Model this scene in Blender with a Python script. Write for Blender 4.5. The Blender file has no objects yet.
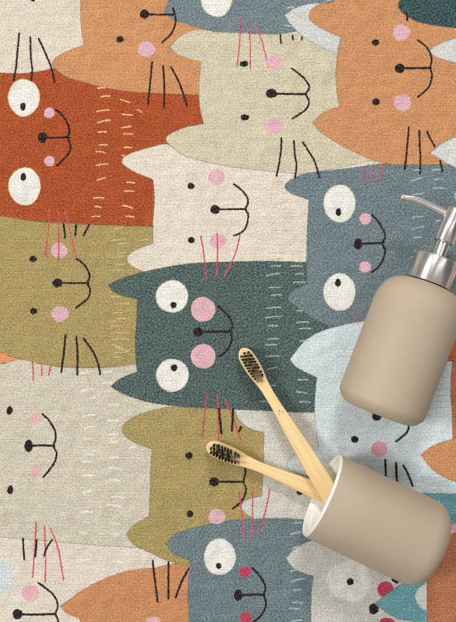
import bpy, bmesh, math, random
import numpy as np
from mathutils import Vector, Matrix

random.seed(7)
rng = np.random.default_rng(11)
S = 0.0008            # metres per photo pixel at mat height
CH = 880.0            # camera height in the same pixels
sc = bpy.context.scene
C = sc.collection

# ---------------------------------------------------------------- camera
cam_d = bpy.data.cameras.new('camera')
cam = bpy.data.objects.new('camera', cam_d); C.objects.link(cam)
cam.location = (0, 0, CH * S)
cam.rotation_euler = (0, 0, 0)
cam_d.sensor_fit = 'VERTICAL'; cam_d.sensor_height = 36.0
cam_d.lens = 36.0 * CH / 622.0
cam_d.clip_start = 0.02; cam_d.clip_end = 20
sc.camera = cam

# ---------------------------------------------------------------- world (soft studio ambience)
w = bpy.data.worlds.new('World'); sc.world = w; w.use_nodes = True
nt = w.node_tree; nt.nodes.clear()
wo = nt.nodes.new('ShaderNodeOutputWorld'); bg = nt.nodes.new('ShaderNodeBackground')
bg.inputs['Color'].default_value = (1.0, 0.985, 0.97, 1); bg.inputs['Strength'].default_value = 0.33
nt.links.new(bg.outputs[0], wo.inputs[0])
# bright and dark ambience bands, left to right, added to streak the steel
wtc = nt.nodes.new('ShaderNodeTexCoord'); wsx = nt.nodes.new('ShaderNodeSeparateXYZ'); nt.links.new(wtc.outputs['Generated'], wsx.inputs[0])
wmr = nt.nodes.new('ShaderNodeMapRange'); wmr.inputs[1].default_value = -1; wmr.inputs[2].default_value = 1; nt.links.new(wsx.outputs['X'], wmr.inputs[0])
wcr = nt.nodes.new('ShaderNodeValToRGB'); wel = wcr.color_ramp.elements
stops = [(-1, .60), (-.86, 1.15), (-.6, .55), (-.3, 1.1), (0, 1.05), (.25, .8), (.5, 1.5), (.72, .45), (1, .35)]
wel[0].position = 0; wel[1].position = 1
for i, (px_, v_) in enumerate(stops):
    el = wel[0] if i == 0 else (wel[-1] if i == len(stops) - 1 else wel.new((px_ + 1) / 2))
    el.color = (v_, v_ * .985, v_ * .965, 1)
nt.links.new(wmr.outputs[0], wcr.inputs[0]); nt.links.new(wcr.outputs[0], bg.inputs['Color'])

# ---------------------------------------------------------------- lamps (softboxes)
def area(name, loc, target, sx, sy, power, col=(1, 1, 1)):
    d = bpy.data.lights.new(name, 'AREA'); d.shape = 'RECTANGLE'; d.size = sx; d.size_y = sy
    d.energy = power; d.color = col
    o = bpy.data.objects.new(name, d); C.objects.link(o); o.location = loc
    o.rotation_euler = (Vector(target) - Vector(loc)).to_track_quat('-Z', 'Y').to_euler()
    return o
area('softbox_side', (-1.75, 0.04, 2.0), (0.05, -0.05, 0), 0.68, 0.68, 36.5, (1, 0.985, 0.965))
area('softbox_top', (0.20, 2.1, 1.95), (0.05, 0.0, 0), 0.55, 0.42, 32.5, (1, 0.985, 0.965))
area('softbox_strip', (0.62, 0.15, 1.15), (0.12, -0.02, 0), 0.12, 0.9, 1.8, (1, 0.99, 0.975))

sc.view_settings.view_transform = 'Standard'; sc.view_settings.look = 'None'
sc.view_settings.exposure = 0.0; sc.view_settings.gamma = 1.0
sc.view_settings.use_curve_mapping = False

# ---------------------------------------------------------------- helpers
def lin(c):
    c = np.asarray(c, float) / 255.0
    return np.where(c <= 0.04045, c / 12.92, ((c + 0.055) / 1.055) ** 2.4)

def unproj(u, v, z):
    k = (CH - z) / CH
    return Vector(((u - 228) * k * S, (311 - v) * k * S, z * S))

def nmat(name):
    m = bpy.data.materials.new(name); m.use_nodes = True
    n = m.node_tree.nodes; return m, m.node_tree, n['Principled BSDF']

def obj(name, me, mat, parent=None, smooth=True):
    o = bpy.data.objects.new(name, me); C.objects.link(o)
    if mat is not None and len(me.materials) == 0: me.materials.append(mat)
    if parent is not None: o.parent = parent
    if smooth:
        me.polygons.foreach_set('use_smooth', [True] * len(me.polygons))
    return o

def empty(name, label, cat, M, group=None):
    o = bpy.data.objects.new(name, None); C.objects.link(o); o.matrix_world = M
    o.empty_display_size = 0.01
    o['label'] = label; o['category'] = cat
    if group: o['group'] = group
    return o

def lathe(profile, seg=96, closed=False):
    """profile: list of (radius, height) in pixels, spun round local Z."""
    bm = bmesh.new(); rings = []
    for r, h in profile:
        if r < 1e-6: rings.append([bm.verts.new((0, 0, h * S))])
        else: rings.append([bm.verts.new((r * S * math.cos(2 * math.pi * i / seg), r * S * math.sin(2 * math.pi * i / seg), h * S)) for i in range(seg)])
    pairs = list(zip(rings[:-1], rings[1:]))
    if closed: pairs.append((rings[-1], rings[0]))
    for a, b in pairs:
        for i in range(seg):
            j = (i + 1) % seg
            if len(a) == 1 and len(b) == 1: continue
            if len(a) == 1: bm.faces.new((a[0], b[j], b[i]))
            elif len(b) == 1: bm.faces.new((a[i], a[j], b[0]))
            else: bm.faces.new((a[i], a[j], b[j], b[i]))
    bmesh.ops.recalc_face_normals(bm, faces=bm.faces)
    me = bpy.data.meshes.new('lathe'); bm.to_mesh(me); bm.free(); return me

def arc(cx, cy, r, a0, a1, n=8, ry=None):
    ry = r if ry is None else ry
    return [(cx + r * math.cos(math.radians(a0 + (a1 - a0) * i / n)), cy + ry * math.sin(math.radians(a0 + (a1 - a0) * i / n))) for i in range(n + 1)]

def tube(pts, radii, seg=24, flat=1.0):
    """round tube through points (pixels), closed with rounded ends"""
    pts = [Vector(p) for p in pts]; bm = bmesh.new(); rings = []
    for i, p in enumerate(pts):
        t = (pts[min(i + 1, len(pts) - 1)] - pts[max(i - 1, 0)]).normalized()
        up = Vector((0, 1, 0)) if abs(t.y) < 0.9 else Vector((1, 0, 0))
        a = t.cross(up).normalized(); b = t.cross(a).normalized()
        rings.append([bm.verts.new((p + (a * math.cos(2 * math.pi * k / seg) + b * math.sin(2 * math.pi * k / seg) * flat) * radii[i]) * S) for k in range(seg)])
    for a, b in zip(rings[:-1], rings[1:]):
        for i in range(seg): bm.faces.new((a[i], a[(i + 1) % seg], b[(i + 1) % seg], b[i]))
    bm.faces.new(rings[0]); bm.faces.new(rings[-1])
    bmesh.ops.recalc_face_normals(bm, faces=bm.faces)
    me = bpy.data.meshes.new('tube'); bm.to_mesh(me); bm.free(); return me

# ---------------------------------------------------------------- printed pattern, drawn in mat coordinates
X0, X1, Y0, Y1 = -150, 610, -150, 775
SS = 4
PW, PH = (X1 - X0) * SS, (Y1 - Y0) * SS
canvas = np.zeros((PH, PW, 3), np.float32)

def spline(pts, closed=True, n=8):
    """Catmull-Rom; a point given as (x, y, 1) is a sharp corner."""
    P = [np.array(p[:2], float) for p in pts]; K = [len(p) > 2 for p in pts]; N = len(P); out = []
    rngi = range(N) if closed else range(N - 1)
    for i in rngi:
        p1, p2 = P[i], P[(i + 1) % N]
        p0 = p1 if (K[i] or (not closed and i == 0)) else P[i - 1]
        p3 = p2 if (K[(i + 1) % N] or (not closed and i == N - 2)) else P[(i + 2) % N]
        L = np.linalg.norm(p2 - p1) + 1e-6
        m1 = (p2 - p0); m1 = m1 / (np.linalg.norm(m1) + 1e-6) * L
        m2 = (p3 - p1); m2 = m2 / (np.linalg.norm(m2) + 1e-6) * L
        for k in range(n):
            t = k / n; t2 = t * t; t3 = t2 * t
            out.append((2*t3-3*t2+1)*p1 + (t3-2*t2+t)*m1 + (-2*t3+3*t2)*p2 + (t3-t2)*m2)
    if not closed: out.append(P[-1])
    return np.array(out)

def fill_poly(pl, col):
    pl = (pl - [X0, Y0]) * SS; col = lin(col).astype(np.float32)
    x, y = pl[:, 0], pl[:, 1]; xn, yn = np.roll(x, -1), np.roll(y, -1)
    for r in range(max(0, int(y.min())), min(PH - 1, int(y.max()) + 1) + 1):
        yc = r + 0.5; m = ((y <= yc) & (yn > yc)) | ((yn <= yc) & (y > yc))
        if not m.any(): continue
        xs = np.sort(x[m] + (yc - y[m]) / (yn[m] - y[m]) * (xn[m] - x[m]))
        for a, b in zip(xs[::2], xs[1::2]):
            a = max(0, int(math.ceil(a - 0.5))); b = min(PW, int(math.floor(b - 0.5)) + 1)
            if b > a: canvas[r, a:b] = col

def line(pl, wdt, col, alpha=1.0):
    col = lin(col).astype(np.float32); pl = (np.asarray(pl, float) - [X0, Y0]) * SS
    hw = np.full(len(pl), wdt * SS / 2.0) if np.isscalar(wdt) else np.asarray(wdt) * SS / 2.0
    x0 = max(0, int((pl[:, 0] - hw.max()).min()) - 2); x1 = min(PW, int((pl[:, 0] + hw.max()).max()) + 3)
    y0 = max(0, int((pl[:, 1] - hw.max()).min()) - 2); y1 = min(PH, int((pl[:, 1] + hw.max()).max()) + 3)
    if x1 <= x0 or y1 <= y0: return
    mask = np.zeros((y1 - y0, x1 - x0), bool)
    for i in range(len(pl) - 1):
        a, b = pl[i], pl[i + 1]; h = max(hw[i], hw[i + 1])
        sx0 = max(x0, int(min(a[0], b[0]) - h) - 1); sx1 = min(x1, int(max(a[0], b[0]) + h) + 2)
        sy0 = max(y0, int(min(a[1], b[1]) - h) - 1); sy1 = min(y1, int(max(a[1], b[1]) + h) + 2)
        if sx1 <= sx0 or sy1 <= sy0: continue
        yy, xx = np.mgrid[sy0:sy1, sx0:sx1] + 0.5
        d = b - a; L2 = (d * d).sum() + 1e-9
        t = np.clip(((xx - a[0]) * d[0] + (yy - a[1]) * d[1]) / L2, 0, 1)
        dist = np.hypot(xx - a[0] - t * d[0], yy - a[1] - t * d[1])
        mask[sy0 - y0:sy1 - y0, sx0 - x0:sx1 - x0] |= dist <= hw[i] + (hw[i + 1] - hw[i]) * t
    sub = canvas[y0:y1, x0:x1]; sub[mask] = sub[mask] * (1 - alpha) + col * alpha

def body(pts, col, edge=0.45):
    pl = spline(pts); fill_poly(pl, col)
    dark = np.array(col) * 0.55
    line(np.vstack([pl, pl[:1]]), 0.9, dark, edge)

def ell(cx, cy, rx, ry, col, n=40, rot=0, wob=0.03, alpha=None):
    t = np.linspace(0, 2 * math.pi, n, endpoint=False)
    ph = cx * 1.3 + cy
    rr = 1 + wob * np.sin(3 * t + ph) + wob * 0.6 * np.sin(5 * t + ph * 2)
    x, y = rx * rr * np.cos(t), ry * rr * np.sin(t); c, s = math.cos(rot), math.sin(rot)
    fill_poly(np.stack([cx + x * c - y * s, cy + x * s + y * c], 1), col)

RUST=(168,80,43); ORANGE=(202,144,99); ORG2=(199,140,96); SLATE=(115,131,134); SLATE2=(111,127,131); TEAL=(82,100,96)
BEIGE=(206,197,170); CREAM=(222,212,196); CREAM1=(218,208,190); OLIVE=(168,149,96); NCOL=(206,197,178)
LBLUE=(208,220,223); GREY=(209,209,204); PINK=(219,174,183); RED=(190,66,90); EYE=(230,229,220)
BLK=(42,32,34); WH_PK=(200,76,104); QCOL=(206,204,195); RCOL=(222,211,196); AQUA=(112,164,172)

canvas[:] = lin(CREAM).astype(np.float32)

def spare(x, y, h, col, eyes='dot'):
    """a further cat of the print, lying on its side with its ears to the left, outside the photographed part"""
    body([(x+300,y,1),(x+300,y+h,1),(x+40,y+h+6),(x+18,y+h+2),(x+2,y+h-8,1),(x+12,y+h-24),(x+34,y+h-34,1),(x+31,y+h/2),(x+34,y+34,1),(x+12,y+24),(x+2,y+8,1),(x+18,y-2),(x+40,y-6)], col)
    cx, cy = x + 88, y + h / 2
    for sg in (-1, 1):
        if eyes == 'dot': ell(cx - 24, cy + sg * 30, 3.6, 3.6, BLK)
        else:
            ell(cx - 26, cy + sg * 40, 15.5, 17.5, EYE); ell(cx - 26, cy + sg * 30, 3, 4, BLK)
        ell(cx, cy + sg * 34, 8, 8, PINK)
        line(spline([(cx+31,cy),(cx+28,cy+sg*18),(cx+16,cy+sg*25)], False), 1.7, BLK)
        for dx in (0, 11, 20): line(spline([(cx+6+dx,cy+sg*55),(cx+8+dx*1.3,cy+sg*85)], False), 1.5, BLK)
    ell(cx, cy, 5, 5.5, BLK); line([(cx, cy), (cx + 31, cy)], 1.7, BLK)

# cats outside the photographed part
spare(-190, 60, 130, ORANGE); spare(-200, 300, 150, SLATE, 'big'); spare(-210, 500, 140, OLIVE)
# top left cream cat
body([(-170,-80,1),(90,-80,1),(84,0),(84,72,1),(40,74),(0,73),(-170,73,1)], CREAM1)
# rust cat
body([(-60,75,1),(0,73),(20,73.5),(37,71.5),(53,68.5),(70,64),(215,80,1),(215,150,1),(180,226,1),(152,228),(100,225),(60,222.5),(33,221),(0,216),(-60,212,1)], RUST)
# olive cat (left)
body([(-50,217,1),(0,216.5),(33,221),(100,225),(175,227,1),(175,366,1),(137,364),(110,367),(67,367),(40,364),(20,359),(0,353),(-50,340,1)], OLIVE)
body([(-10,347,1),(0,352),(8,355.5),(14,357.5),(21,359,1),(10,361.5),(0,363.5),(-14,365,1)], (226,150,100))
# left orange cat at the top
body([(78,-40,1),(80,0),(81,27),(84,45,1),(70,50),(58,56),(52,64),(56,69.5),(67,77),(87,83),(110,89),(130,91.5),(152,93),(199,94.5),(240,94,1),(240,-40,1)], ORANGE)
# top slate cat
body([(182,-30,1),(169,0),(164,12,1),(175,20),(199,27.5),(219,32),(250,33.5),(279,34),(300,37),(350,37,1),(350,-30,1)], SLATE)
# big pale cat beige
body([(350,20,1),(279,34),(250,33.5),(219,32),(197,29.5),(182,35),(170,47,1),(179,55),(201,62,1),(199.5,77),(199,97),(201,113),(204,124,1),(185,127.5),(170,134),(166,139),(172,147),(185,156),(219,164.5),(255,169.5),(285,172.5),(304,174),(337,169.5),(387,163),(420,158,1),(420,20,1)], BEIGE)
# cream cat K
body([(375,160,1),(304,174),(285,172.5),(255,169.5),(219,164.5),(185,156),(172,147),(166,144),(150,147.5),(133,152.5),(124,157.5),(122,162),(126,166.5),(135,172),(153,179.5,1),(154.5,199),(153,223),(153,243.5,1),(133,251.5),(127,259),(132,266),(147,272),(175,275),(315,275,1)], CREAM)
# pale cat N
body([(-60,345,1),(0,364),(10,361.5),(21,359.5),(40,364),(67,367.5),(110,367.5),(137,365),(200,365,1),(200,560,1),(150,548.5),(130,547.5),(100,546),(67,543),(33,540),(0,537),(-60,528,1)], NCOL)
# pink-cream cat R
body([(-60,528,1),(0,537),(33,540),(67,543),(100,546),(130,547.5),(152,551),(200,570,1),(200,690,1),(-60,690,1)], RCOL)
# pale cat Q behind brushes
body([(330,395,1),(232,407,1),(240,424),(255,440),(250,480),(244,500),(239,506.5,1),(243,513),(249,519),(262,524),(345,524,1)], QCOL)
# orange cat S
body([(260,640,1),(190,566.5),(152,568),(127,571.5),(100,581),(77,594),(60,607,1),(67,614),(80,621.5),(82,700,1),(260,700,1)], ORG2)
# teal cat J
body([(340,262,1),(304,262),(269,261),(219,262),(185,264),(152,270),(137,273.5),(120,279),(108,285,1),(113,291),(122,295.5),(137,299,1),(136.5,320),(135,345),(137,372,1),(127,375.5),(118,380),(110.5,386.5,1),(123,394),(137,399),(152,403),(185,407),(235,409.5),(270,411),(304,412.5),(340,412,1)], TEAL)
# olive cat P
body([(234.5,409.3,1),(195,408),(172,407),(152,410.5),(133,417.5),(122,429),(130,440),(152,449.5,1),(150.5,466),(150,493),(149,516,1),(133,526),(126,534.5,1),(133,544),(152,554),(169,561.5),(189,567,1),(240,560,1),(252,519),(245,513),(239,506.5,1),(247,500),(262,496,1),(263.5,466),(264,432.5,1),(254,430),(245,425.5),(238,418),(234.5,409.5,1)], OLIVE)
# slate blue cat E
body([(470,164,1),(437,164.5),(404,165),(387,163.5),(337,169.5),(318,171.5),(304,174),(293,178.5),(285,186),(290,192.5),(304,198),(309,199.5,1),(307.5,223),(306.5,263),(307,284,1),(292,292),(287,300,1),(297,307),(311,317),(331,326),(359,324),(470,322,1)], SLATE2)
# light blue cat M
body([(470,331,1),(455,361,1),(452,361),(452,330),(440,322),(390,319,1),(359,322),(344,325),(321,331.5),(304,342),(290,359.5,1),(297,367.5),(317,377.5,1),(315,400),(315.5,425),(319,449,1),(302,452.5),(293,456.5),(287,464),(290,470),(300,474.5),(321,479),(370,496,1),(427,493),(452,494),(470,494,1),(470,330,1)], LBLUE)
body([(440,300,1),(446,361,1),(480,361,1),(480,300,1)], (186,104,64))
body([(452.5,361,1),(451,385),(452,410),(453,440,1),(520,440,1),(520,361,1)], (190,116,76))
body([(520,420,1),(456,438),(437,444),(428,449),(421,455,1),(428,464.5),(437,473),(456,482),(520,500,1)], ORANGE)
# upper right orange cat F
body([(350,-30,1),(335,0),(320,4),(311,10),(309,17),(311.5,21),(317,25.5),(328,31.5),(341,37,1),(338.5,50),(337,60),(336,77),(337,93),(340,106.5,1),(324,112),(312.5,122.5,1),(321,132),(341,145),(354,151.5),(367,157.5),(387,163.5),(404,165),(437,164.5),(470,164,1),(560,160,1),(560,-30,1)], ORANGE)
canvas_grey = [(350,-40,1),(329,-1),(304,5),(293,9),(285,14.5,1),(289,22),(296,30),(304,37),(324,48),(337,53.5,1),(339,45),(341,37,1),(328,31.5),(317,25.5),(311.5,21),(309,17),(311,10),(320,4),(335,-1,1)]
body(canvas_grey, GREY)
body([(560,-40,1),(404,-6),(400,0),(398,6,1),(404,13.5),(417,21),(435,25),(456,27.5),(560,30,1)], (58,84,84))
body([(560,20,1),(470,34),(456,38),(437,45),(429,51,1),(437,57),(456,62.5),(470,66),(480,70,1),(480,128,1),(456,137),(443,143),(430,153,1),(437,157),(456,167.5),(480,176),(560,180,1)], GREY)
ell(457, 196, 2.4, 5, (135,180,190))
# aqua patch, pink, right brown cat
body([(400,494,1),(427,493.5),(456,494),(560,494,1),(560,530,1),(400,530,1)], AQUA)
ell(456, 529, 5, 5, PINK)
# white cat U, slate cat T
body([(345,519,1),(304,519.5),(285,518.5),(235,520),(202,526),(185,530.5),(175,534.5),(166,544,1),(172,552.5),(180,557),(190,560.5,1),(188.5,580),(188,600),(189,622),(190,720,1),(345,720,1)], SLATE2)
body([(440,500,1),(345,512,1),(320,536),(304,543.5),(294,550),(286,558,1),(292,567),(300,572),(313.5,576,1),(311.5,596),(311,622),(313,720,1),(440,720,1)], (204,202,193))
ell(349, 581, 22, 20, (224,223,214))
body([(440,560,1),(399,586),(387,594),(375.5,603,1),(386,612),(401,619.5),(415,623),(412,650,1),(440,720,1)], AQUA)
ell(429, 597, 13, 14, (218,216,204))
body([(560,530,1),(458,532,1),(452,534),(440,548),(428,570,1),(427,590),(427.5,622),(427,720,1),(560,720,1)], (178,116,80))
# more cats well outside the frame
spare(470, 60, 110, OLIVE); spare(480, 190, 150, RUST, 'big'); spare(475, 372, 120, SLATE); spare(490, 545, 150, TEAL, 'big')
spare(-120, 650, 120, RUST, 'big'); spare(30, 690, 110, OLIVE); spare(220, 650, 130, CREAM); spare(400, 680, 110, ORANGE)
spare(-140, -168, 130, TEAL, 'big'); spare(60, -165, 110, OLIVE); spare(230, -172, 125, RUST, 'big'); spare(420, -165, 100, LBLUE)

# ---- faces
def st(pts, wdt=1.7, col=BLK, alpha=1.0):
    if col is BLK: wdt *= 1.22
    line(spline(pts, False, 6), wdt, col, alpha)
def big_eye(cx, cy, px, py, rx=15.5, ry=18.3, prx=2.9, pry=4.1, rim=(222,205,150)):
    ell(cx, cy, rx + 0.7, ry + 0.7, rim, 64, wob=.012); ell(cx, cy, rx, ry, EYE, 64, wob=.012); ell(px, py, prx, pry, BLK)
# cream cat, top left
ell(33, -1.5, 2.6, 3, BLK)
st([(19,33),(17.5,50),(16,66),(13.5,80)]); st([(30,37),(30.8,58),(32,70),(30.8,83)]); st([(38.5,38.5),(47,57),(51,67),(54.5,82)])
st([(47,73),(48.5,81)], 3.5, (188,70,60), .55)
# rust cat
big_eye(23.7, 97.5, 22.8, 106.5, 15.2, 18); big_eye(24.5, 186.3, 23.2, 177, 15.4, 18.3)
ell(49.3, 112.8, 5.3, 5.3, PINK); ell(49.5, 161, 5.3, 5.3, PINK)
ell(42.3, 137.5, 4.6, 5.6, BLK); st([(42,137.5),(55,137.8),(69,137.3)], 1.8)
st([(55.5,109.5),(62,115),(67.5,124),(69.5,132),(67.5,137.3),(70,144),(69.5,152),(63,160),(57,165.5)])
RUSTM = (230,192,130)
def marks(lst, col, wd=1.5, alpha=1.0):
    for (x, y, L, dy) in lst: st([(x-L/2, y+dy/2), (x, y - .3), (x+L/2, y-dy/2)], wd, col, alpha)
marks([(101,88,7,0),(105.5,96.2,8.5,1.2),(103,110.6,12,1.4),(103.5,121.3,12,2.5),(102,132,8,.3),(103,145,8,.2),(100.5,152,9,-1.5),(102,164.6,11,1),(101,179,8,2.5),(98.5,198,10,0),(98,207,6,-1),(96,216.5,8,0),
       (125,101,9,-3),(127,114.7,10,-1),(126.5,127,9,1.2),(128.4,134,9,0),(127.8,147.6,7,-.5),(124,156,4,-1),(130.8,182.6,8,-1),(129,191.3,9,-.3),(127.6,206.7,10,-2.8),(129.6,216.6,8,-1),(139.5,111,4,-2.5)], RUSTM, 1.3)
# left orange cat, top
ell(144.3, 14, 4.8, 4.6, BLK); st([(144,14),(156,14.5),(168,14.3),(174,14.5)], 1.8)
st([(173,8),(175,14.5),(175.5,22),(172,32),(167,38),(162,42)])
ell(120, 39.3, 3.9, 3.4, BLK); ell(146.3, 49, 8.6, 7.8, PINK)
st([(152,62),(150,84),(148,104)]); st([(163,66),(164.3,86),(164,107)]); st([(171,67),(178,80),(183,93),(187,106)])
# top slate cat
big_eye(216.5, -1, 222, 8-20, 15, 17)
for a, b, c in (((241,17),(239.5,45),(237,67)), ((249.3,21),(250.3,50),(250.3,69)), ((256,22.5),(262.5,43),(268.5,68))): st([a,b,c], 1.2, WH_PK)
st([(280.3,35),(281,42.5)], 1.7); st([(292.7,35.5),(293,39.5)], 1.7); st([(302,37),(302,39.5)], 1.5)
marks([(290,7.5,7,1),(287.5,26,5,-.5)], (190,205,205), 1.4, .8)
# beige cat
ell(244, 63.7, 4.4, 3.2, BLK); ell(245, 117.3, 4.4, 3.2, BLK); ell(275.3, 62.5, 9, 7, PINK); ell(274.3, 126, 10, 7.6, PINK)
ell(271.5, 93.3, 5.6, 4.8, BLK); st([(271,93.3),(290,93.9),(306,94)], 1.9)
st([(292,68.5),(301,75),(308,83),(309.3,88),(306,94),(309,101),(307,108),(301,113),(292.5,118.5)])
st([(281.5,138),(281,150),(279.5,162),(276.5,176)]); st([(294,141),(295,155),(296.5,165),(295,178)]); st([(303,142),(310,153),(315,162),(319.5,177)])
# upper right orange cat
ell(375.7, 42.3, 3.7, 3.4, BLK); ell(376.3, 101.7, 3.8, 3.4, BLK); ell(401.5, 32.5, 8.5, 8.2, PINK); ell(402.8, 102.5, 8.8, 8.5, PINK)
ell(400, 68.2, 5, 4.9, BLK); st([(400,68),(415,68),(431,67.5)], 2)
st([(418,40),(424,44.5),(429.5,51),(432,60),(430.5,67.5),(432.5,75),(429.5,86),(424,92),(418.5,96.5)])
st([(407,14),(407.5,20)], 1.8)
st([(409.3,127),(407.5,145),(406.5,158),(405,169)]); st([(419.5,130.5),(420.3,150),(420.8,162),(420,173)]); st([(427.5,131.5),(431,139),(435,146.5)])
st([(440.5,160.5),(442.8,171)])
# cream cat K
ell(191, 186, 3.7, 3.2, BLK); ell(191.3, 240, 3.7, 3.2, BLK); ell(216.5, 177, 8.3, 7.6, PINK); ell(218, 241, 8, 7.6, PINK)
ell(215, 209.5, 4.8, 4.6, BLK); st([(215,209.3),(231,209.2),(246,209)], 1.8)
st([(234,184),(242,190.5),(247,197),(248,203),(245.7,209),(248.3,215),(245.5,228),(240.5,233),(234,235.5)])
for a, b, c in (((201,236.5),(204,256),(206.3,280)), ((217.3,233.5),(217.5,256),(216,276)), ((240,235.5),(235.5,253),(224.5,276))): st([a,b,c], 1.5, WH_PK)
marks([(275.7,182.5,12,2),(279,193.8,18,1.5),(282,203,11,3),(285.3,209.5,13,2.4),(286,217,16,1),(280.5,223,21,2),(280.5,230.4,19,0),(283,245,18,1),(276.5,253,16,.5),(280,259,12,0),(303,240,6,1),(303,252,6,.5),(303,228,5,-1),(303,214,5,1)], (190,180,165), .9, .8)
# slate blue cat E
big_eye(339.7, 203.3, 338.7, 212, rim=(190,190,180)); big_eye(339.7, 292, 338.2, 282.7, rim=(190,190,180))
ell(365.3, 218.7, 5.7, 5.7, PINK); ell(365.3, 267, 5.8, 5.6, PINK)
ell(358.3, 244, 4.2, 5.7, BLK); st([(358,244),(370,243.2),(384,243)], 2)
st([(372.3,215),(379,222.5),(384,231),(385.2,238),(382.5,243),(385.3,250),(383,260),(378.5,267),(372,272)], 1.8)
st([(363.3,169),(363.8,177),(364.5,185)], 1.4, WH_PK); st([(372.5,168),(372,181)], 1.3, WH_PK); st([(383.3,165),(381,173),(378.3,181)], 1.4, WH_PK); st([(358.3,311),(358.3,323)], 1.3, WH_PK)
marks([(417,170,5,.3),(436.5,169.7,8,.3),(417,179,11,3),(438.8,179,7,.8),(439,188,11,.2),(418,194,9,1.2),(418,217,11,1.4),(439,220.7,5,0),(418,227.7,12,2.5),(417.7,237.5,6,.5),(416,251,4,1),(413,257,4,1)], (172,190,195), 1.4, .85)
marks([(409,228,12,2),(392.7,252,6,1)], (130,150,158), 1, .6)
# olive cat L
ell(33, 259, 3.7, 3.2, BLK); ell(33.3, 311, 3.7, 3.2, BLK); ell(59, 250.5, 8.2, 7.6, PINK); ell(60, 313.8, 8.6, 7.8, PINK)
ell(57.3, 283, 5, 4.6, BLK); st([(57,283),(72,283),(88,283)], 1.8)
st([(76,258.5),(83,263.5),(88,271),(89.5,277),(87.5,283),(90,290),(88,298),(83,302.5),(76,308)])
for a, b, c in (((49.3,207),(48,233),(45.3,256)), ((58,211),(58.8,235),(58.5,260)), ((65,212),(70.5,233),(76,258))): st([a,b,c], 1.4, (204,84,96))
st([(63.5,224),(65,238)]); st([(76,225),(75.3,235)]); st([(89,225),(83.5,235.5)])
st([(65.5,335),(63.5,355),(61,372)], 1.9); st([(76.3,337),(77.5,355),(77,374.5)], 1.9); st([(83.5,338.5),(93,352),(98,364),(100,374)], 1.9)
marks([(113,240,4,2),(118.5,239.8,13,2.4),(123,243.6,10,1.8),(120,228,6,2),(144,240,8,2.4),(121,253,8,1.2),(118,257,12,1.4),(120,265,7,1.6),(118,270,9,0),(115.8,297,8,0),(121.4,303.9,14,.6),(117,313,10,0),(122.5,318.7,13,.4),(113,321.7,5,0),(117,326,12,.8),(120.8,332.8,18,.4),(120.8,339,15,.2),(116,346,9,-3),(122,349,12,-4),(121.4,352.5,14,.6),(118,357.6,9,0),(138,262,7,1)], (207,190,138), 1.2, .75)
# pale cat N
ell(9.3, 410.5, 3.1, 4.4, BLK, rot=.15); ell(10, 490, 3.1, 4.6, BLK, rot=.15); ell(35.3, 418.5, 5.8, 5.6, (224,178,178)); ell(36, 472, 5.8, 5.6, (224,178,178))
ell(28.3, 446, 4.2, 6.2, BLK); st([(30,446),(42,445.5),(54,446)], 2)
st([(42,414),(50,422),(55,432),(55.5,439),(53.5,446),(56.3,453),(55,461),(50,469),(43.3,477)], 1.8)
for a, b, c in (((32.3,361.5),(33,371),(33.2,380)), ((41.3,364),(41.8,375),(41.7,375.5)), ((50.5,365.5),(49.5,370),(48.6,375))): st([a,b,c], 1.4, WH_PK)
WN = (238,234,222)
marks([(84.5,373,9,1),(108,372,8,0),(107.8,383,9,.4),(87.4,390,11,1.6),(91,398.6,7,1.6),(113,405,9,0),(89,415.5,11,1),(113,420.8,11,-.5),(90,427,12,2),(112,434.8,10,.6),(87.4,439,7,-.2),(113.7,442,8,0),(133,447,5,0),(89,454.4,9,0),(114.7,457.4,8,0),(86.8,462,8,0),(115,468.6,12,-1.6),(87.3,475.6,10,0),(114,480.6,10,-.6),(86.8,492,9,2.4),(118,497.3,11,-.6),(113.3,505.7,13,-1.6),(86.4,512.4,12,.2),(86,522.8,6,-.4),(114.5,523.9,10,-1),(83.3,533,8,-.5),(116.3,534.5,7,-.3),(84,560,10,0),(118,562,9,0)], WN, 1.6, .8)
for a, b, c in (((36,522),(34.3,550),(32.3,578)), ((44,526),(45.2,556),(45,582)), ((50,528),(57,546),(63.3,580))): st([a,b,c], 1.6, (214,88,104))
st([(22.7,539),(23.2,550),(24.2,560)]); st([(36.3,540),(35,557)]); st([(52,540),(46.5,548),(43.5,556)])
# teal cat J
big_eye(172, 296.3, 173.5, 305, 15.7, 15.7, 3.3, 3.3, rim=(180,185,175)); big_eye(172.3, 375.3, 174, 367.8, 15.8, 16, 3.5, 3.5, rim=(180,185,175))
ell(203, 309.3, 12.3, 12.3, PINK, wob=.015); ell(203.2, 356.3, 12.3, 12.3, PINK, wob=.015)
ell(198, 332, 4.9, 4.7, BLK); st([(198,332),(215,331.5),(231,331.5)], 2)
st([(218,306),(226,313.5),(231.5,321),(232.3,327),(230,331.5),(232,339),(229,347),(224.5,352.5),(218.5,356.5)])
for a, b, c in (((207,394),(204.5,415),(202,438)), ((217.3,397),(218.5,418),(218.2,440)), ((225,399),(233.5,419),(241,440))): st([a,b,c], 1.5, (196,74,96))
st([(219,409),(221.5,434)], 1.9); st([(233,409),(232,431)], 1.9); st([(241,427),(239.5,431)], 1.9)
marks([(276,266,9,0),(273,274.5,13,2.2),(274.6,287.6,11,0),(276.6,295,10,1),(273.8,307.7,14,.8),(273.8,317,16,1.6),(272.7,326,9,0),(273.4,339,10,.4),(271,345,11,.2),(272.5,356.3,13,.6),(272,368.4,9,2.4),(273.4,385.6,5,0),(264,401.8,7,0),
       (297,266,11,0),(299.5,274,8,.4),(299.6,282.3,12,0),(299.6,310.8,5,-.6),(302.7,322.3,11,.6),(305,328.7,11,-.2),(304.5,341,9,0),(303,380,9,0),(302,392.6,10,-1.6),(305,402,10,-.3),(262,377,5,1)], (165,182,178), 1.3, .9)
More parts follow.
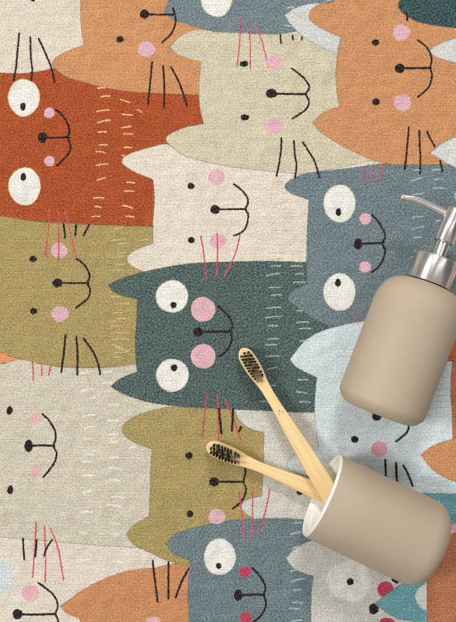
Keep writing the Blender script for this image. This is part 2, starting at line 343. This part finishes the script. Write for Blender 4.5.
# olive cat P
ell(189, 455.7, 3.9, 3.6, BLK); ell(190, 514.3, 3.4, 3.4, BLK); ell(216.8, 516.7, 8.4, 7.6, PINK)
ell(214, 482, 5, 4.8, BLK); st([(214,482),(230,481.8),(244,481.8)], 1.9)
st([(234,455),(243,463),(245.5,472),(243.5,481.8),(246,490),(242,501),(238,505),(232.5,509)])
for a, b, c in (((239.3,491),(242,516),(244.2,539)), ((252.7,488),(252.8,510),(252.5,535)), ((270,489),(265,513),(258.7,534))): st([a,b,c], 1.6, (205,84,100))
st([(152.5,561),(155,582),(157.5,602)], 1.8); st([(168.3,562),(168.3,599)], 1.8); st([(188.5,569),(182,581),(175.5,598)], 1.8)
# pale cat Q
ell(300, 492, 3.6, 3, BLK)
# pink-cream cat R
ell(-1, 577, 13, 18.5, (208,216,216)); ell(30, 593, 9, 8.4, (226,176,184)); ell(17.3, 614.3, 5, 5.3, BLK); st([(17,614.3),(35,614.8),(55,614.5)], 2)
st([(38,583),(46,589),(53.5,596),(57.5,606),(55.5,614.5),(58,621),(58,632)])
# orange cat S
ell(153, 621.5, 7.5, 4.5, PINK)
# slate cat T
big_eye(219.8, 557, 218.7, 566, 15.3, 17.8, 2.9, 3.2, rim=(190,190,180)); ell(245.3, 572, 5.6, 5.6, RED); ell(246, 617.7, 5.7, 5.7, RED)
ell(238.2, 595.3, 4.2, 5.8, BLK); st([(239,595.3),(252,595),(264.5,595)], 2)
st([(252,568),(259,575),(264,583),(265.5,589),(263.5,595.2),(266,602),(264,611),(260,617),(254,622)], 1.8)
marks([(298,523,7,.6),(296,533,9,2.4),(295,548,5,2.2),(293.5,571,5,1.6),(298,580,13,2.8),(297.7,590,7,.4),(297.7,602.8,9,-.3),(295,609,10,-1.2),(297,620.8,10,1)], (175,192,196), 1.6, .85)
# white cat U
ell(350.2, 581.7, 3.6, 3.6, BLK); ell(385.7, 589.5, 8.2, 8.2, RED); ell(387, 624, 8, 6.5, RED); ell(373.7, 609, 4.8, 5.4, BLK); st([(393,579),(397,582)], 3)
# redraw the aqua ear over the nose and cheek
body([(440,560,1),(399,586),(387,594),(375.5,603,1),(386,612),(401,619.5),(415,623),(412,650,1),(440,720,1)], AQUA)
ell(429, 597, 13, 14, (218,216,204))
body([(560,530,1),(458,532,1),(452,534),(440,548),(428,570,1),(427,590),(427.5,622),(427,720,1),(560,720,1)], (178,116,80))
# light blue cat M
ell(354.8, 439.3, 3.9, 3.5, BLK); ell(377, 416, 4.8, 5, BLK); ell(379.3, 449, 8.4, 7.6, (222,160,170))
st([(384,415),(395,416),(408,420),(409,427),(405.5,434),(396,441.5)], 1.8)
st([(385.3,460),(386.2,480)], 1.9); st([(396,463),(397,482)], 1.9); st([(403.5,465.5),(408,474),(412.7,486)], 1.9)
marks([(443,366+6*i,14,1) for i in range(8)] + [(436,478,12,2),(440,482,14,2),(444,486,12,1),(437,490,10,.5),(448,476,8,1)], (170,160,146), 1.5, .38)

# ---------------------------------------------------------------- bath mat mesh
TH = 9.0
def axis_coords(lo, hi, f0, f1):
    a = np.arange(lo, f0, 1.6); b = np.arange(f0, f1, 0.5); c = np.arange(f1, hi + 0.01, 1.6)
    return np.concatenate([a, b, c])
gx = axis_coords(X0 + 2, X1 - 2, -16, 472); gy = axis_coords(Y0 + 2, Y1 - 2, -16, 638)
NX, NY = len(gx), len(gy)
U, V = np.meshgrid(gx, gy)
def blur(a, k=1):
    for _ in range(k):
        a = (a + np.roll(a, 1, 0) + np.roll(a, -1, 0)) / 3; a = (a + np.roll(a, 1, 1) + np.roll(a, -1, 1)) / 3
    return a
def nrm(a): return (a - a.mean()) / a.std()
j1, j2 = nrm(blur(rng.standard_normal((NY, NX)))), nrm(blur(rng.standard_normal((NY, NX))))
Uj, Vj = U + 0.13 * j1, V + 0.13 * j2
# light antialiasing of the print before sampling
cv = canvas
cv = (cv[:, :-1] + cv[:, 1:]) * 0.5; cv = (cv[:-1] + cv[1:]) * 0.5
ix = np.clip(((Uj - X0) * SS - 1).astype(int), 0, cv.shape[1] - 1); iy = np.clip(((Vj - Y0) * SS - 1).astype(int), 0, cv.shape[0] - 1)
col = cv[iy, ix]
col = 0.5 * col + 0.5 * cv[np.clip(iy + 1, 0, cv.shape[0]-1), np.clip(ix + 1, 0, cv.shape[1]-1)]
# yarn-to-yarn colour variation
w0 = rng.standard_normal((NY, NX)); fine = blur(w0) + 0.16 * w0; fine = nrm(fine - blur(fine, 5)); mid = nrm(blur(rng.standard_normal((NY, NX)), 4)); broad = nrm(blur(rng.standard_normal((NY, NX)), 60))
ylum = (col @ np.array([0.21, 0.72, 0.07]))[..., None][..., 0]
amp = 1.25 - 0.75 * np.sqrt(np.clip(ylum, 0, 1))
lum = 1 + amp * (0.075 * fine + 0.02 * mid) + 0.02 * broad
stk = rng.standard_normal((NY, NX))
for _ in range(3):
    c_ = np.cumsum(np.pad(stk, ((0, 0), (16, 15)), 'wrap'), axis=1); stk = (c_[:, 31:] - np.pad(c_, ((0, 0), (1, 0)))[:, :NX + 0][:, :c_.shape[1] - 31]) / 31.0
stk = nrm(stk + 0.5 * np.roll(stk, 1, 0))
lum = lum + 0.028 * stk
lum = np.clip(lum, 0.5, 1.7)
hue = nrm(blur(rng.standard_normal((NY, NX)), 2)) * 0.018
g1 = blur(rng.standard_normal((NY, NX)), 1); g1 = nrm(g1 - 0.9 * blur(g1, 6)); g3 = [nrm(blur(rng.standard_normal((NY, NX)), 1)) for _ in range(3)]
col = col * lum[..., None]
ga = 0.036 + 0.040 * ylum
tint = 0.3 + 0.7 * col / np.maximum(col.max(-1, keepdims=True), 0.05)
base = col.copy()
col = col + (ga * np.where(g1 > 0, g1 * 1.15, g1 * 0.9))[..., None] * tint + np.stack(g3, -1) * (ga * 0.16)[..., None]
col = np.maximum(col, base * 0.3)
col[..., 0] *= 1 + hue; col[..., 2] *= 1 - hue
col += (0.006 * np.clip(fine, 0, 3))[..., None]
col = np.clip(col, 0.004, 0.92)
# pile height: tufts, knitted rows and a gentle unevenness
rows = np.sin(2 * math.pi * (V / 2.9 + 0.12 * nrm(blur(rng.standard_normal((NY, NX)), 12))))
cols_ = np.sin(2 * math.pi * (U / 2.5 + 0.12 * nrm(blur(rng.standard_normal((NY, NX)), 12))))
tuft = nrm(blur(rng.standard_normal((NY, NX)), 2)); f2 = nrm(blur(rng.standard_normal((NY, NX)), 1))
Z = 0.018 * tuft + 0.034 * f2 + 0.085 * rows + 0.022 * cols_ + 0.3 * broad - 0.5
Z += 0.5 * np.sin(U / 95.0 + 0.6) * np.sin(V / 120.0)
edge = np.minimum.reduce([U - gx[0], gx[-1] - U, V - gy[0], gy[-1] - V])
Z = np.where(edge < 7, Z - TH * (1 - np.sqrt(np.clip(1 - (1 - edge / 7) ** 2, 0, 1))), Z)
co = np.stack([(U - 228) * S, (311 - V) * S, Z * S], -1).reshape(-1, 3).astype(np.float32)
me = bpy.data.meshes.new('bath_mat'); me.vertices.add(NX * NY); me.vertices.foreach_set('co', co.ravel())
idx = np.arange(NX * NY, dtype=np.int32).reshape(NY, NX)
q = np.stack([idx[1:, :-1], idx[1:, 1:], idx[:-1, 1:], idx[:-1, :-1]], -1).reshape(-1, 4)
nq = len(q); me.loops.add(nq * 4); me.loops.foreach_set('vertex_index', q.ravel())
me.polygons.add(nq); me.polygons.foreach_set('loop_start', np.arange(0, nq * 4, 4, dtype=np.int32)); me.polygons.foreach_set('loop_total', np.full(nq, 4, np.int32))
me.update(calc_edges=True)
ca = me.color_attributes.new('yarn', 'FLOAT_COLOR', 'POINT')
ca.data.foreach_set('color', np.concatenate([col.reshape(-1, 3), np.ones((NX * NY, 1))], 1).astype(np.float32).ravel())
m_mat, t, p = nmat('printed_pile')
at = t.nodes.new('ShaderNodeAttribute'); at.attribute_name = 'yarn'
tc = t.nodes.new('ShaderNodeTexCoord'); nz = t.nodes.new('ShaderNodeTexNoise')
nz.inputs['Scale'].default_value = 1500; nz.inputs['Detail'].default_value = 3; nz.inputs['Roughness'].default_value = 0.7
t.links.new(tc.outputs['Object'], nz.inputs['Vector'])
mr = t.nodes.new('ShaderNodeMapRange'); mr.inputs[1].default_value = 0.3; mr.inputs[2].default_value = 0.7; mr.inputs[3].default_value = 0.86; mr.inputs[4].default_value = 1.14
t.links.new(nz.outputs['Fac'], mr.inputs[0])
mx = t.nodes.new('ShaderNodeVectorMath'); mx.operation = 'SCALE'
t.links.new(at.outputs['Color'], mx.inputs[0]); t.links.new(mr.outputs[0], mx.inputs['Scale'])
t.links.new(mx.outputs[0], p.inputs['Base Color'])
bp = t.nodes.new('ShaderNodeBump'); bp.inputs['Strength'].default_value = 0.45; bp.inputs['Distance'].default_value = 0.0003
t.links.new(nz.outputs['Fac'], bp.inputs['Height']); t.links.new(bp.outputs[0], p.inputs['Normal'])
p.inputs['Roughness'].default_value = 1.0; p.inputs['Specular IOR Level'].default_value = 0.08
p.inputs['Sheen Weight'].default_value = 0.05; p.inputs['Sheen Roughness'].default_value = 0.6
mat_o = obj('bath_mat', me, m_mat)
mat_o['label'] = 'soft pile bath mat printed all over with sideways cat faces, lying under everything'; mat_o['category'] = 'bath mat'

# ---------------------------------------------------------------- floor under the mat
m_fl, t, p = nmat('stone_floor')
tc = t.nodes.new('ShaderNodeTexCoord'); nz = t.nodes.new('ShaderNodeTexNoise'); nz.inputs['Scale'].default_value = 9; nz.inputs['Detail'].default_value = 8
t.links.new(tc.outputs['Object'], nz.inputs['Vector'])
cr = t.nodes.new('ShaderNodeValToRGB'); cr.color_ramp.elements[0].position = 0.3; cr.color_ramp.elements[0].color = (0.46, 0.44, 0.41, 1); cr.color_ramp.elements[1].position = 0.7; cr.color_ramp.elements[1].color = (0.60, 0.58, 0.55, 1)
t.links.new(nz.outputs['Fac'], cr.inputs[0]); t.links.new(cr.outputs[0], p.inputs['Base Color']); p.inputs['Roughness'].default_value = 0.5
bm = bmesh.new(); bmesh.ops.create_grid(bm, x_segments=4, y_segments=4, size=3.0)
fm = bpy.data.meshes.new('floor'); bm.to_mesh(fm); bm.free()
fo = obj('floor', fm, m_fl); fo.location = (0, 0, -(TH + 1.2) * S); fo['kind'] = 'structure'

# ---------------------------------------------------------------- materials of the objects
def soft_touch(name, c):
    m, t, p = nmat(name); tc = t.nodes.new('ShaderNodeTexCoord')
    nz = t.nodes.new('ShaderNodeTexNoise'); nz.inputs['Scale'].default_value = 2600; nz.inputs['Detail'].default_value = 2
    n2 = t.nodes.new('ShaderNodeTexNoise'); n2.inputs['Scale'].default_value = 35; n2.inputs['Detail'].default_value = 4
    for n in (nz, n2): t.links.new(tc.outputs['Object'], n.inputs['Vector'])
    mr = t.nodes.new('ShaderNodeMapRange'); mr.inputs[1].default_value = 0.3; mr.inputs[2].default_value = 0.7; mr.inputs[3].default_value = 0.975; mr.inputs[4].default_value = 1.025
    t.links.new(n2.outputs['Fac'], mr.inputs[0])
    mx = t.nodes.new('ShaderNodeVectorMath'); mx.operation = 'SCALE'; mx.inputs[0].default_value = tuple(c)
    t.links.new(mr.outputs[0], mx.inputs['Scale']); t.links.new(mx.outputs[0], p.inputs['Base Color'])
    bp = t.nodes.new('ShaderNodeBump'); bp.inputs['Strength'].default_value = 0.12; bp.inputs['Distance'].default_value = 0.0001
    t.links.new(nz.outputs['Fac'], bp.inputs['Height']); t.links.new(bp.outputs[0], p.inputs['Normal'])
    p.inputs['Roughness'].default_value = 0.55; p.inputs['Specular IOR Level'].default_value = 0.35
    return m
m_beige = soft_touch('soft_touch_taupe', lin((189, 172, 149)))
m_beige2 = soft_touch('soft_touch_taupe_cup', lin((187, 170, 147)))
m_white, t, p = nmat('white_glaze'); p.inputs['Base Color'].default_value = (*lin((246, 243, 236)), 1); p.inputs['Roughness'].default_value = 0.3
tc = t.nodes.new('ShaderNodeTexCoord'); nz = t.nodes.new('ShaderNodeTexNoise'); nz.inputs['Scale'].default_value = 90; t.links.new(tc.outputs['Object'], nz.inputs['Vector'])
bp = t.nodes.new('ShaderNodeBump'); bp.inputs['Strength'].default_value = 0.1; bp.inputs['Distance'].default_value = 0.0005; t.links.new(nz.outputs['Fac'], bp.inputs['Height']); t.links.new(bp.outputs[0], p.inputs['Normal'])
m_metal, t, p = nmat('brushed_steel')
p.inputs['Metallic'].default_value = 1; p.inputs['Base Color'].default_value = (0.80, 0.775, 0.745, 1)
tc = t.nodes.new('ShaderNodeTexCoord'); mp = t.nodes.new('ShaderNodeMapping'); mp.inputs['Scale'].default_value = (12, 12, 3000)
nz = t.nodes.new('ShaderNodeTexNoise'); nz.inputs['Scale'].default_value = 1; nz.inputs['Detail'].default_value = 3
t.links.new(tc.outputs['Object'], mp.inputs[0]); t.links.new(mp.outputs[0], nz.inputs['Vector'])
mr = t.nodes.new('ShaderNodeMapRange'); mr.inputs[3].default_value = 0.27; mr.inputs[4].default_value = 0.36; t.links.new(nz.outputs['Fac'], mr.inputs[0]); t.links.new(mr.outputs[0], p.inputs['Roughness'])
tg = t.nodes.new('ShaderNodeTangent'); tg.direction_type = 'RADIAL'; tg.axis = 'Z'; t.links.new(tg.outputs[0], p.inputs['Tangent'])
p.inputs['Anisotropic'].default_value = 0.85; p.inputs['Anisotropic Rotation'].default_value = 0.25
m_dark, t, p = nmat('dark_seam'); p.inputs['Base Color'].default_value = (0.02, 0.018, 0.016, 1); p.inputs['Roughness'].default_value = 0.5

# ---------------------------------------------------------------- soap dispenser
def axis_matrix(origin, d, roll=0.0):
    z = Vector(d).normalized(); y = Vector((0, 0, 1)); y = (y - z * y.dot(z)).normalized(); x = y.cross(z)
    M = Matrix((x, y, z)).transposed().to_4x4(); M.translation = origin; return M
R = 42.8
a_img = (0.358, -0.934); q_img = (0.934, 0.358)
def pq(pv, sv): return (q_img[0] * pv + a_img[0] * sv, q_img[1] * pv + a_img[1] * sv)
u, v = pq(500.6, -251.0)
M = axis_matrix(unproj(u, v, R - 1.0), (0.358, 0.934, 0))
disp = empty('soap_dispenser', 'matte taupe soap dispenser bottle with brushed steel pump, lying on the mat above the cup', 'soap dispenser', M)
H = 133.0
prof = [(0, 1.2), (26, 1.2)] + arc(R - 14, 14.5, 13.6, -90, -46, 12, 14.5) + [(R - 1.05, 8.6), (R - 0.35, 10.6), (R - 0.05, 14), (R, 20), (R, 60)] + arc(R - 22, H - 29, 22, 0, 84, 16, 28) + [(19.5, H - 0.6), (0, H - 0.6)]
prof[2] = (R - 15, 0.0)
body_o = obj('bottle', lathe(prof, 160), m_beige, disp)
obj('neck_ring', lathe([(0, H - 1.2), (20.2, H - 1.2), (20.2, H + 1.0), (0, H + 1.0)], 96), m_dark, disp)
c0, c1 = H + 0.3, H + 26.2
obj('collar', lathe([(17, c0), (21.0, c0), (21.5, c0 + 0.6), (21.5, c1 - 1.6), (21.1, c1 - 0.5), (20.0, c1), (7.4, c1), (7.4, c1 - 3), (0, c1 - 3)], 128), m_metal, disp)
h0 = c1 + 15.5; h1 = h0 + 34
obj('stem', lathe([(6.7, c1 - 2), (6.7, h0 + 4)], 64), m_metal, disp)
head = obj('pump_head', lathe([(6.9, h0 + 1), (9.0, h0), (9.8, h0 + 0.8), (9.6, h0 + 16), (9.3, h1 - 2.6), (8.7, h1 - 2.0), (8.9, h1 - 1.2), (8.2, h1 - 0.3), (7.4, h1), (0, h1)], 96), m_metal, disp)
# nozzle in the dispenser's local frame: local X points to the right of the photo
hn = h1 - 7.0
ctrl = [(-6, hn - 0.5), (-14, hn + 0.1), (-22, hn + 0.8), (-31, hn + 1.4), (-40, hn + 1.4), (-47, hn + 0.4), (-52.5, hn - 1.0)]
rad = [4.0, 3.9, 3.7, 3.4, 3.1, 2.9, 2.7]
pl = spline(ctrl, False, 8)
rr = np.interp(np.arange(len(pl)), np.arange(len(rad)) * 8, rad)
pts3 = [(x, 0, z) for x, z in pl]
tip_c = pts3[-1]
pts3 += [(tip_c[0] - 0.7, 0, tip_c[2] - 0.25), (tip_c[0] - 0.95, 0, tip_c[2] - 0.33)]; rr = list(rr) + [1.75, 1.2]
sgn = 1.0
Mx = M.to_3x3() @ Vector((1, 0, 0))
if Mx.x < 0: pts3 = [(-x, y, z) for x, y, z in pts3]
obj('nozzle', tube(pts3, rr, 32), m_metal, disp)

# ---------------------------------------------------------------- tumbler
RC = 42.2; LC = 122.0
M = axis_matrix(unproj(321.3, 494.8, RC - 1.0), (0.903, -0.430, 0))
cup = empty('tumbler', 'matte taupe bathroom cup with white inside, lying on its side with two toothbrushes in it', 'cup', M)
# local z runs from the rim to the base
outer = [(RC - 0.35, 1.9), (RC, 2.5), (RC, 40)] + arc(RC - 19, LC - 19, 19, 0, 90, 16) + [(0, LC - 0.01)]
obj('shell', lathe([(RC - 2.0, 2.6)] + outer, 160), m_beige2, cup)
inner = [(RC - 0.3, 2.0), (RC - 0.35, 1.2), (RC - 0.9, 0.3), (RC - 1.7, -0.3), (RC - 2.6, -0.45), (RC - 3.6, 0.2), (RC - 4.1, 1.2), (RC - 4.3, 4.5), (RC - 4.6, 5.4), (RC - 5.9, 5.9), (RC - 6.2, 6.8), (RC - 6.3, 60)] + arc(RC - 21.3, LC - 22, 15, 0, 90, 10) + [(0, LC - 7)]
obj('lining', lathe(inner, 160), m_white, cup)

# ---------------------------------------------------------------- toothbrushes
m_wood, t, p = nmat('bamboo')
tc = t.nodes.new('ShaderNodeTexCoord'); mp = t.nodes.new('ShaderNodeMapping'); mp.inputs['Scale'].default_value = (10, 1100, 1100)
nz = t.nodes.new('ShaderNodeTexNoise'); nz.inputs['Scale'].default_value = 1; nz.inputs['Detail'].default_value = 4; nz.inputs['Roughness'].default_value = 0.6
t.links.new(tc.outputs['Object'], mp.inputs[0]); t.links.new(mp.outputs[0], nz.inputs['Vector'])
cr = t.nodes.new('ShaderNodeValToRGB'); e = cr.color_ramp.elements
e[0].position = 0.28; e[0].color = (*lin((222, 182, 118)), 1); e[1].position = 0.66; e[1].color = (*lin((252, 226, 176)), 1)
x = cr.color_ramp.elements.new(0.46); x.color = (*lin((245, 211, 150)), 1)
t.links.new(nz.outputs['Fac'], cr.inputs[0]); t.links.new(cr.outputs[0], p.inputs['Base Color'])
p.inputs['Roughness'].default_value = 0.5; p.inputs['Specular IOR Level'].default_value = 0.3
bp = t.nodes.new('ShaderNodeBump'); bp.inputs['Strength'].default_value = 0.25; bp.inputs['Distance'].default_value = 0.0002; t.links.new(nz.outputs['Fac'], bp.inputs['Height']); t.links.new(bp.outputs[0], p.inputs['Normal'])
m_bb, t, p = nmat('black_bristle'); p.inputs['Base Color'].default_value = (0.018, 0.015, 0.014, 1); p.inputs['Roughness'].default_value = 0.45
m_bg, t, p = nmat('grey_bristle'); p.inputs['Base Color'].default_value = (0.30, 0.27, 0.25, 1); p.inputs['Roughness'].default_value = 0.4
m_burn, t, p = nmat('burnt_mark'); p.inputs['Base Color'].default_value = (0.12, 0.05, 0.02, 1); p.inputs['Roughness'].default_value = 0.8

def brush_wood(stations, th):
    """stations: (x along, half width, z offset); flat bar with rounded edges, x from the head tip"""
    n = len(stations); bm = bmesh.new(); rings = []
    K = 20
    for (xx, hw, zo, tt) in stations:
        ring = []
        for k in range(K):
            a = 2 * math.pi * k / K; c, s = math.cos(a), math.sin(a); e_ = 0.42
            yy = hw * math.copysign(abs(c) ** e_, c); zz = tt / 2 * math.copysign(abs(s) ** e_, s)
            ring.append(bm.verts.new((xx * S, yy * S, (zz + zo) * S)))
        rings.append(ring)
    for a, b in zip(rings[:-1], rings[1:]):
        for k in range(K): bm.faces.new((a[k], a[(k + 1) % K], b[(k + 1) % K], b[k]))
    bm.faces.new(rings[0]); bm.faces.new(rings[-1])
    bmesh.ops.recalc_face_normals(bm, faces=bm.faces)
    me = bpy.data.meshes.new('handle'); bm.to_mesh(me); bm.free(); return me

def tuft_mesh(seed, r, h, n):
    rd = random.Random(seed); bm = bmesh.new()
    for i in range(n):
        a = rd.random() * 6.283; d = r * math.sqrt(rd.random()); x, y = d * math.cos(a), d * math.sin(a)
        lx, ly = x * 1.15 + rd.uniform(-.18, .18), y * 1.15 + rd.uniform(-.18, .18); hh = h * rd.uniform(.86, 1.0); br = 0.25
        lo = [bm.verts.new(((x + br * math.cos(k * 1.5708)) * S, (y + br * math.sin(k * 1.5708)) * S, -0.3 * S)) for k in range(4)]
        hi = [bm.verts.new(((lx + br * .8 * math.cos(k * 1.5708)) * S, (ly + br * .8 * math.sin(k * 1.5708)) * S, hh * S)) for k in range(4)]
        for k in range(4): bm.faces.new((lo[k], lo[(k + 1) % 4], hi[(k + 1) % 4], hi[k]))
        bm.faces.new(hi)
    bmesh.ops.recalc_face_normals(bm, faces=bm.faces)
    me = bpy.data.meshes.new('tuft'); bm.to_mesh(me); bm.free(); return me
TB = [tuft_mesh(i, 1.05, 10.5, 32) for i in range(4)]
TG = [tuft_mesh(20 + i, 0.9, 9.8, 22) for i in range(4)]
for m_ in TB: m_.materials.append(m_bb)
for m_ in TG: m_.materials.append(m_bg)

def toothbrush(label, tip, end, widths, length, head_len, mark_at=None, camber=0.0):
    """tip/end: world points of the handle's centre line; widths: (x, half width)"""
    d = (end - tip); d.normalize()
    z = Vector((0, 0, 1)); z = (z - d * z.dot(d)).normalized(); y = z.cross(d)
    M = Matrix((d, y, z)).transposed().to_4x4(); M.translation = tip
    root = empty('toothbrush', label, 'toothbrush', M, 'bamboo toothbrushes standing in the cup')
    xs = np.concatenate([np.array([0, .25, .7, 1.4, 2.4, 3.6]), np.arange(5, length - 5, 2.5), length - np.array([4, 2.6, 1.6, .8, .3, 0])])
    wx = np.array([w_[0] for w_ in widths]); wy = np.array([w_[1] for w_ in widths])
    pl = spline([(a, b) for a, b in widths], False, 12)
    st_ = []
    for x in xs:
        hw = np.interp(x, pl[:, 0], pl[:, 1])
        if x < 9: hw *= math.sqrt(max(0.0025, 1 - (1 - x / 9) ** 2))
        if x > length - 6: hw *= math.sqrt(max(0.01, 1 - (1 - (length - x) / 6) ** 2))
        tt = 4.6 + 1.4 * min(1, max(0, (x - 40) / 60)); 
        st_.append((x, hw, camber * math.sin(math.pi * min(1, x / length)), tt))
    obj('handle', brush_wood(st_, 5), m_wood, root)
    top = 2.25
    # tufts in staggered rows over the oval field
    n = 0; rows_ = 10; pitch = (head_len - 8) / rows_
    for i in range(rows_):
        xx = 5.2 + pitch * (i + .3); f = (xx - head_len * .5) / (head_len * .5)
        half = 5.2 * math.sqrt(max(0, 1 - abs(f) ** 2.4)) * (1 - 0.14 * max(0, f))
        k = max(1, int(round(half * 2 / 2.7)))
        for j in range(k):
            yy = 0 if k == 1 else -half + 2 * half * j / (k - 1)
            xo = pitch * 0.24 * (-1) ** (j)
            inner_ = (abs(yy) < half * 0.45 and 2 < i < rows_ - 2 and (i + j) % 2 == 0) or i == rows_ - 1 or (i == rows_ - 2 and j % 2)
            me_ = random.choice(TG if inner_ else TB)
            o = bpy.data.objects.new('bristle_tuft', me_); C.objects.link(o); o.parent = root
            zt = top + camber * math.sin(math.pi * min(1, xx / length))
            o.location = ((xx + xo) * S, yy * S, zt * S); o.rotation_euler = (0, 0, random.random() * 6.28); n += 1
    if mark_at:
        bm = bmesh.new(); rd = random.Random(5)
        for (dx, dy, r_) in [(a*1.15, b*1.15, c*1.35) for a, b, c in [(-2.4, 0.2, .42), (-1.6, 1.2, .3), (-1.5, -1.0, .34), (-.3, 1.9, .42), (-.2, .2, .3), (.2, -1.7, .42), (1.3, 1.0, .3), (1.5, -.5, .5), (2.4, .6, .32), (2.7, -1.5, .3), (.8, .1, .3)]]:
            vs = [bm.verts.new(((mark_at + dx + r_ * rd.uniform(.7, 1.3) * math.cos(k * 1.047)) * S, (dy + r_ * rd.uniform(.7, 1.3) * math.sin(k * 1.047)) * S, (top + .45 + camber * math.sin(math.pi * mark_at / length)) * S)) for k in range(6)]
            bm.faces.new(vs)
        me_ = bpy.data.meshes.new('mark'); bm.to_mesh(me_); bm.free()
        obj('burnt_mark', me_, m_burn, root)
    return root
# the lower brush rests on the cup's lip, the longer one leans across it
t2 = unproj(206.5, 445.2, 7); e2 = unproj(318, 491.0, 11.0)
d2 = (e2 - t2); L2 = 160; e2b = t2 + d2.normalized() * L2 * S
toothbrush('bamboo toothbrush nearer the left edge, under the other, its head over an olive green cat', t2, e2b,
    [(0, 7.0), (10, 8.0), (22, 8.2), (32, 7.5), (42, 6.0), (56, 5.1), (68, 5.3), (84, 6.3), (100, 7.5), (118, 8.6), (160, 8.6)], L2, 40)
t1 = unproj(241.5, 348.6, 9); e1 = unproj(326, 487.5, 21.0)
d1 = (e1 - t1); L1 = 182; e1b = t1 + d1.normalized() * L1 * S
toothbrush('bamboo toothbrush lying across the other one, its head over the dark green cat', t1, e1b,
    [(0, 6.6), (10, 7.9), (22, 8.1), (32, 7.0), (42, 5.5), (54, 5.0), (66, 5.2), (84, 6.3), (100, 7.3), (118, 8.1), (140, 8.9), (182, 8.9)], L1, 40, mark_at=74)
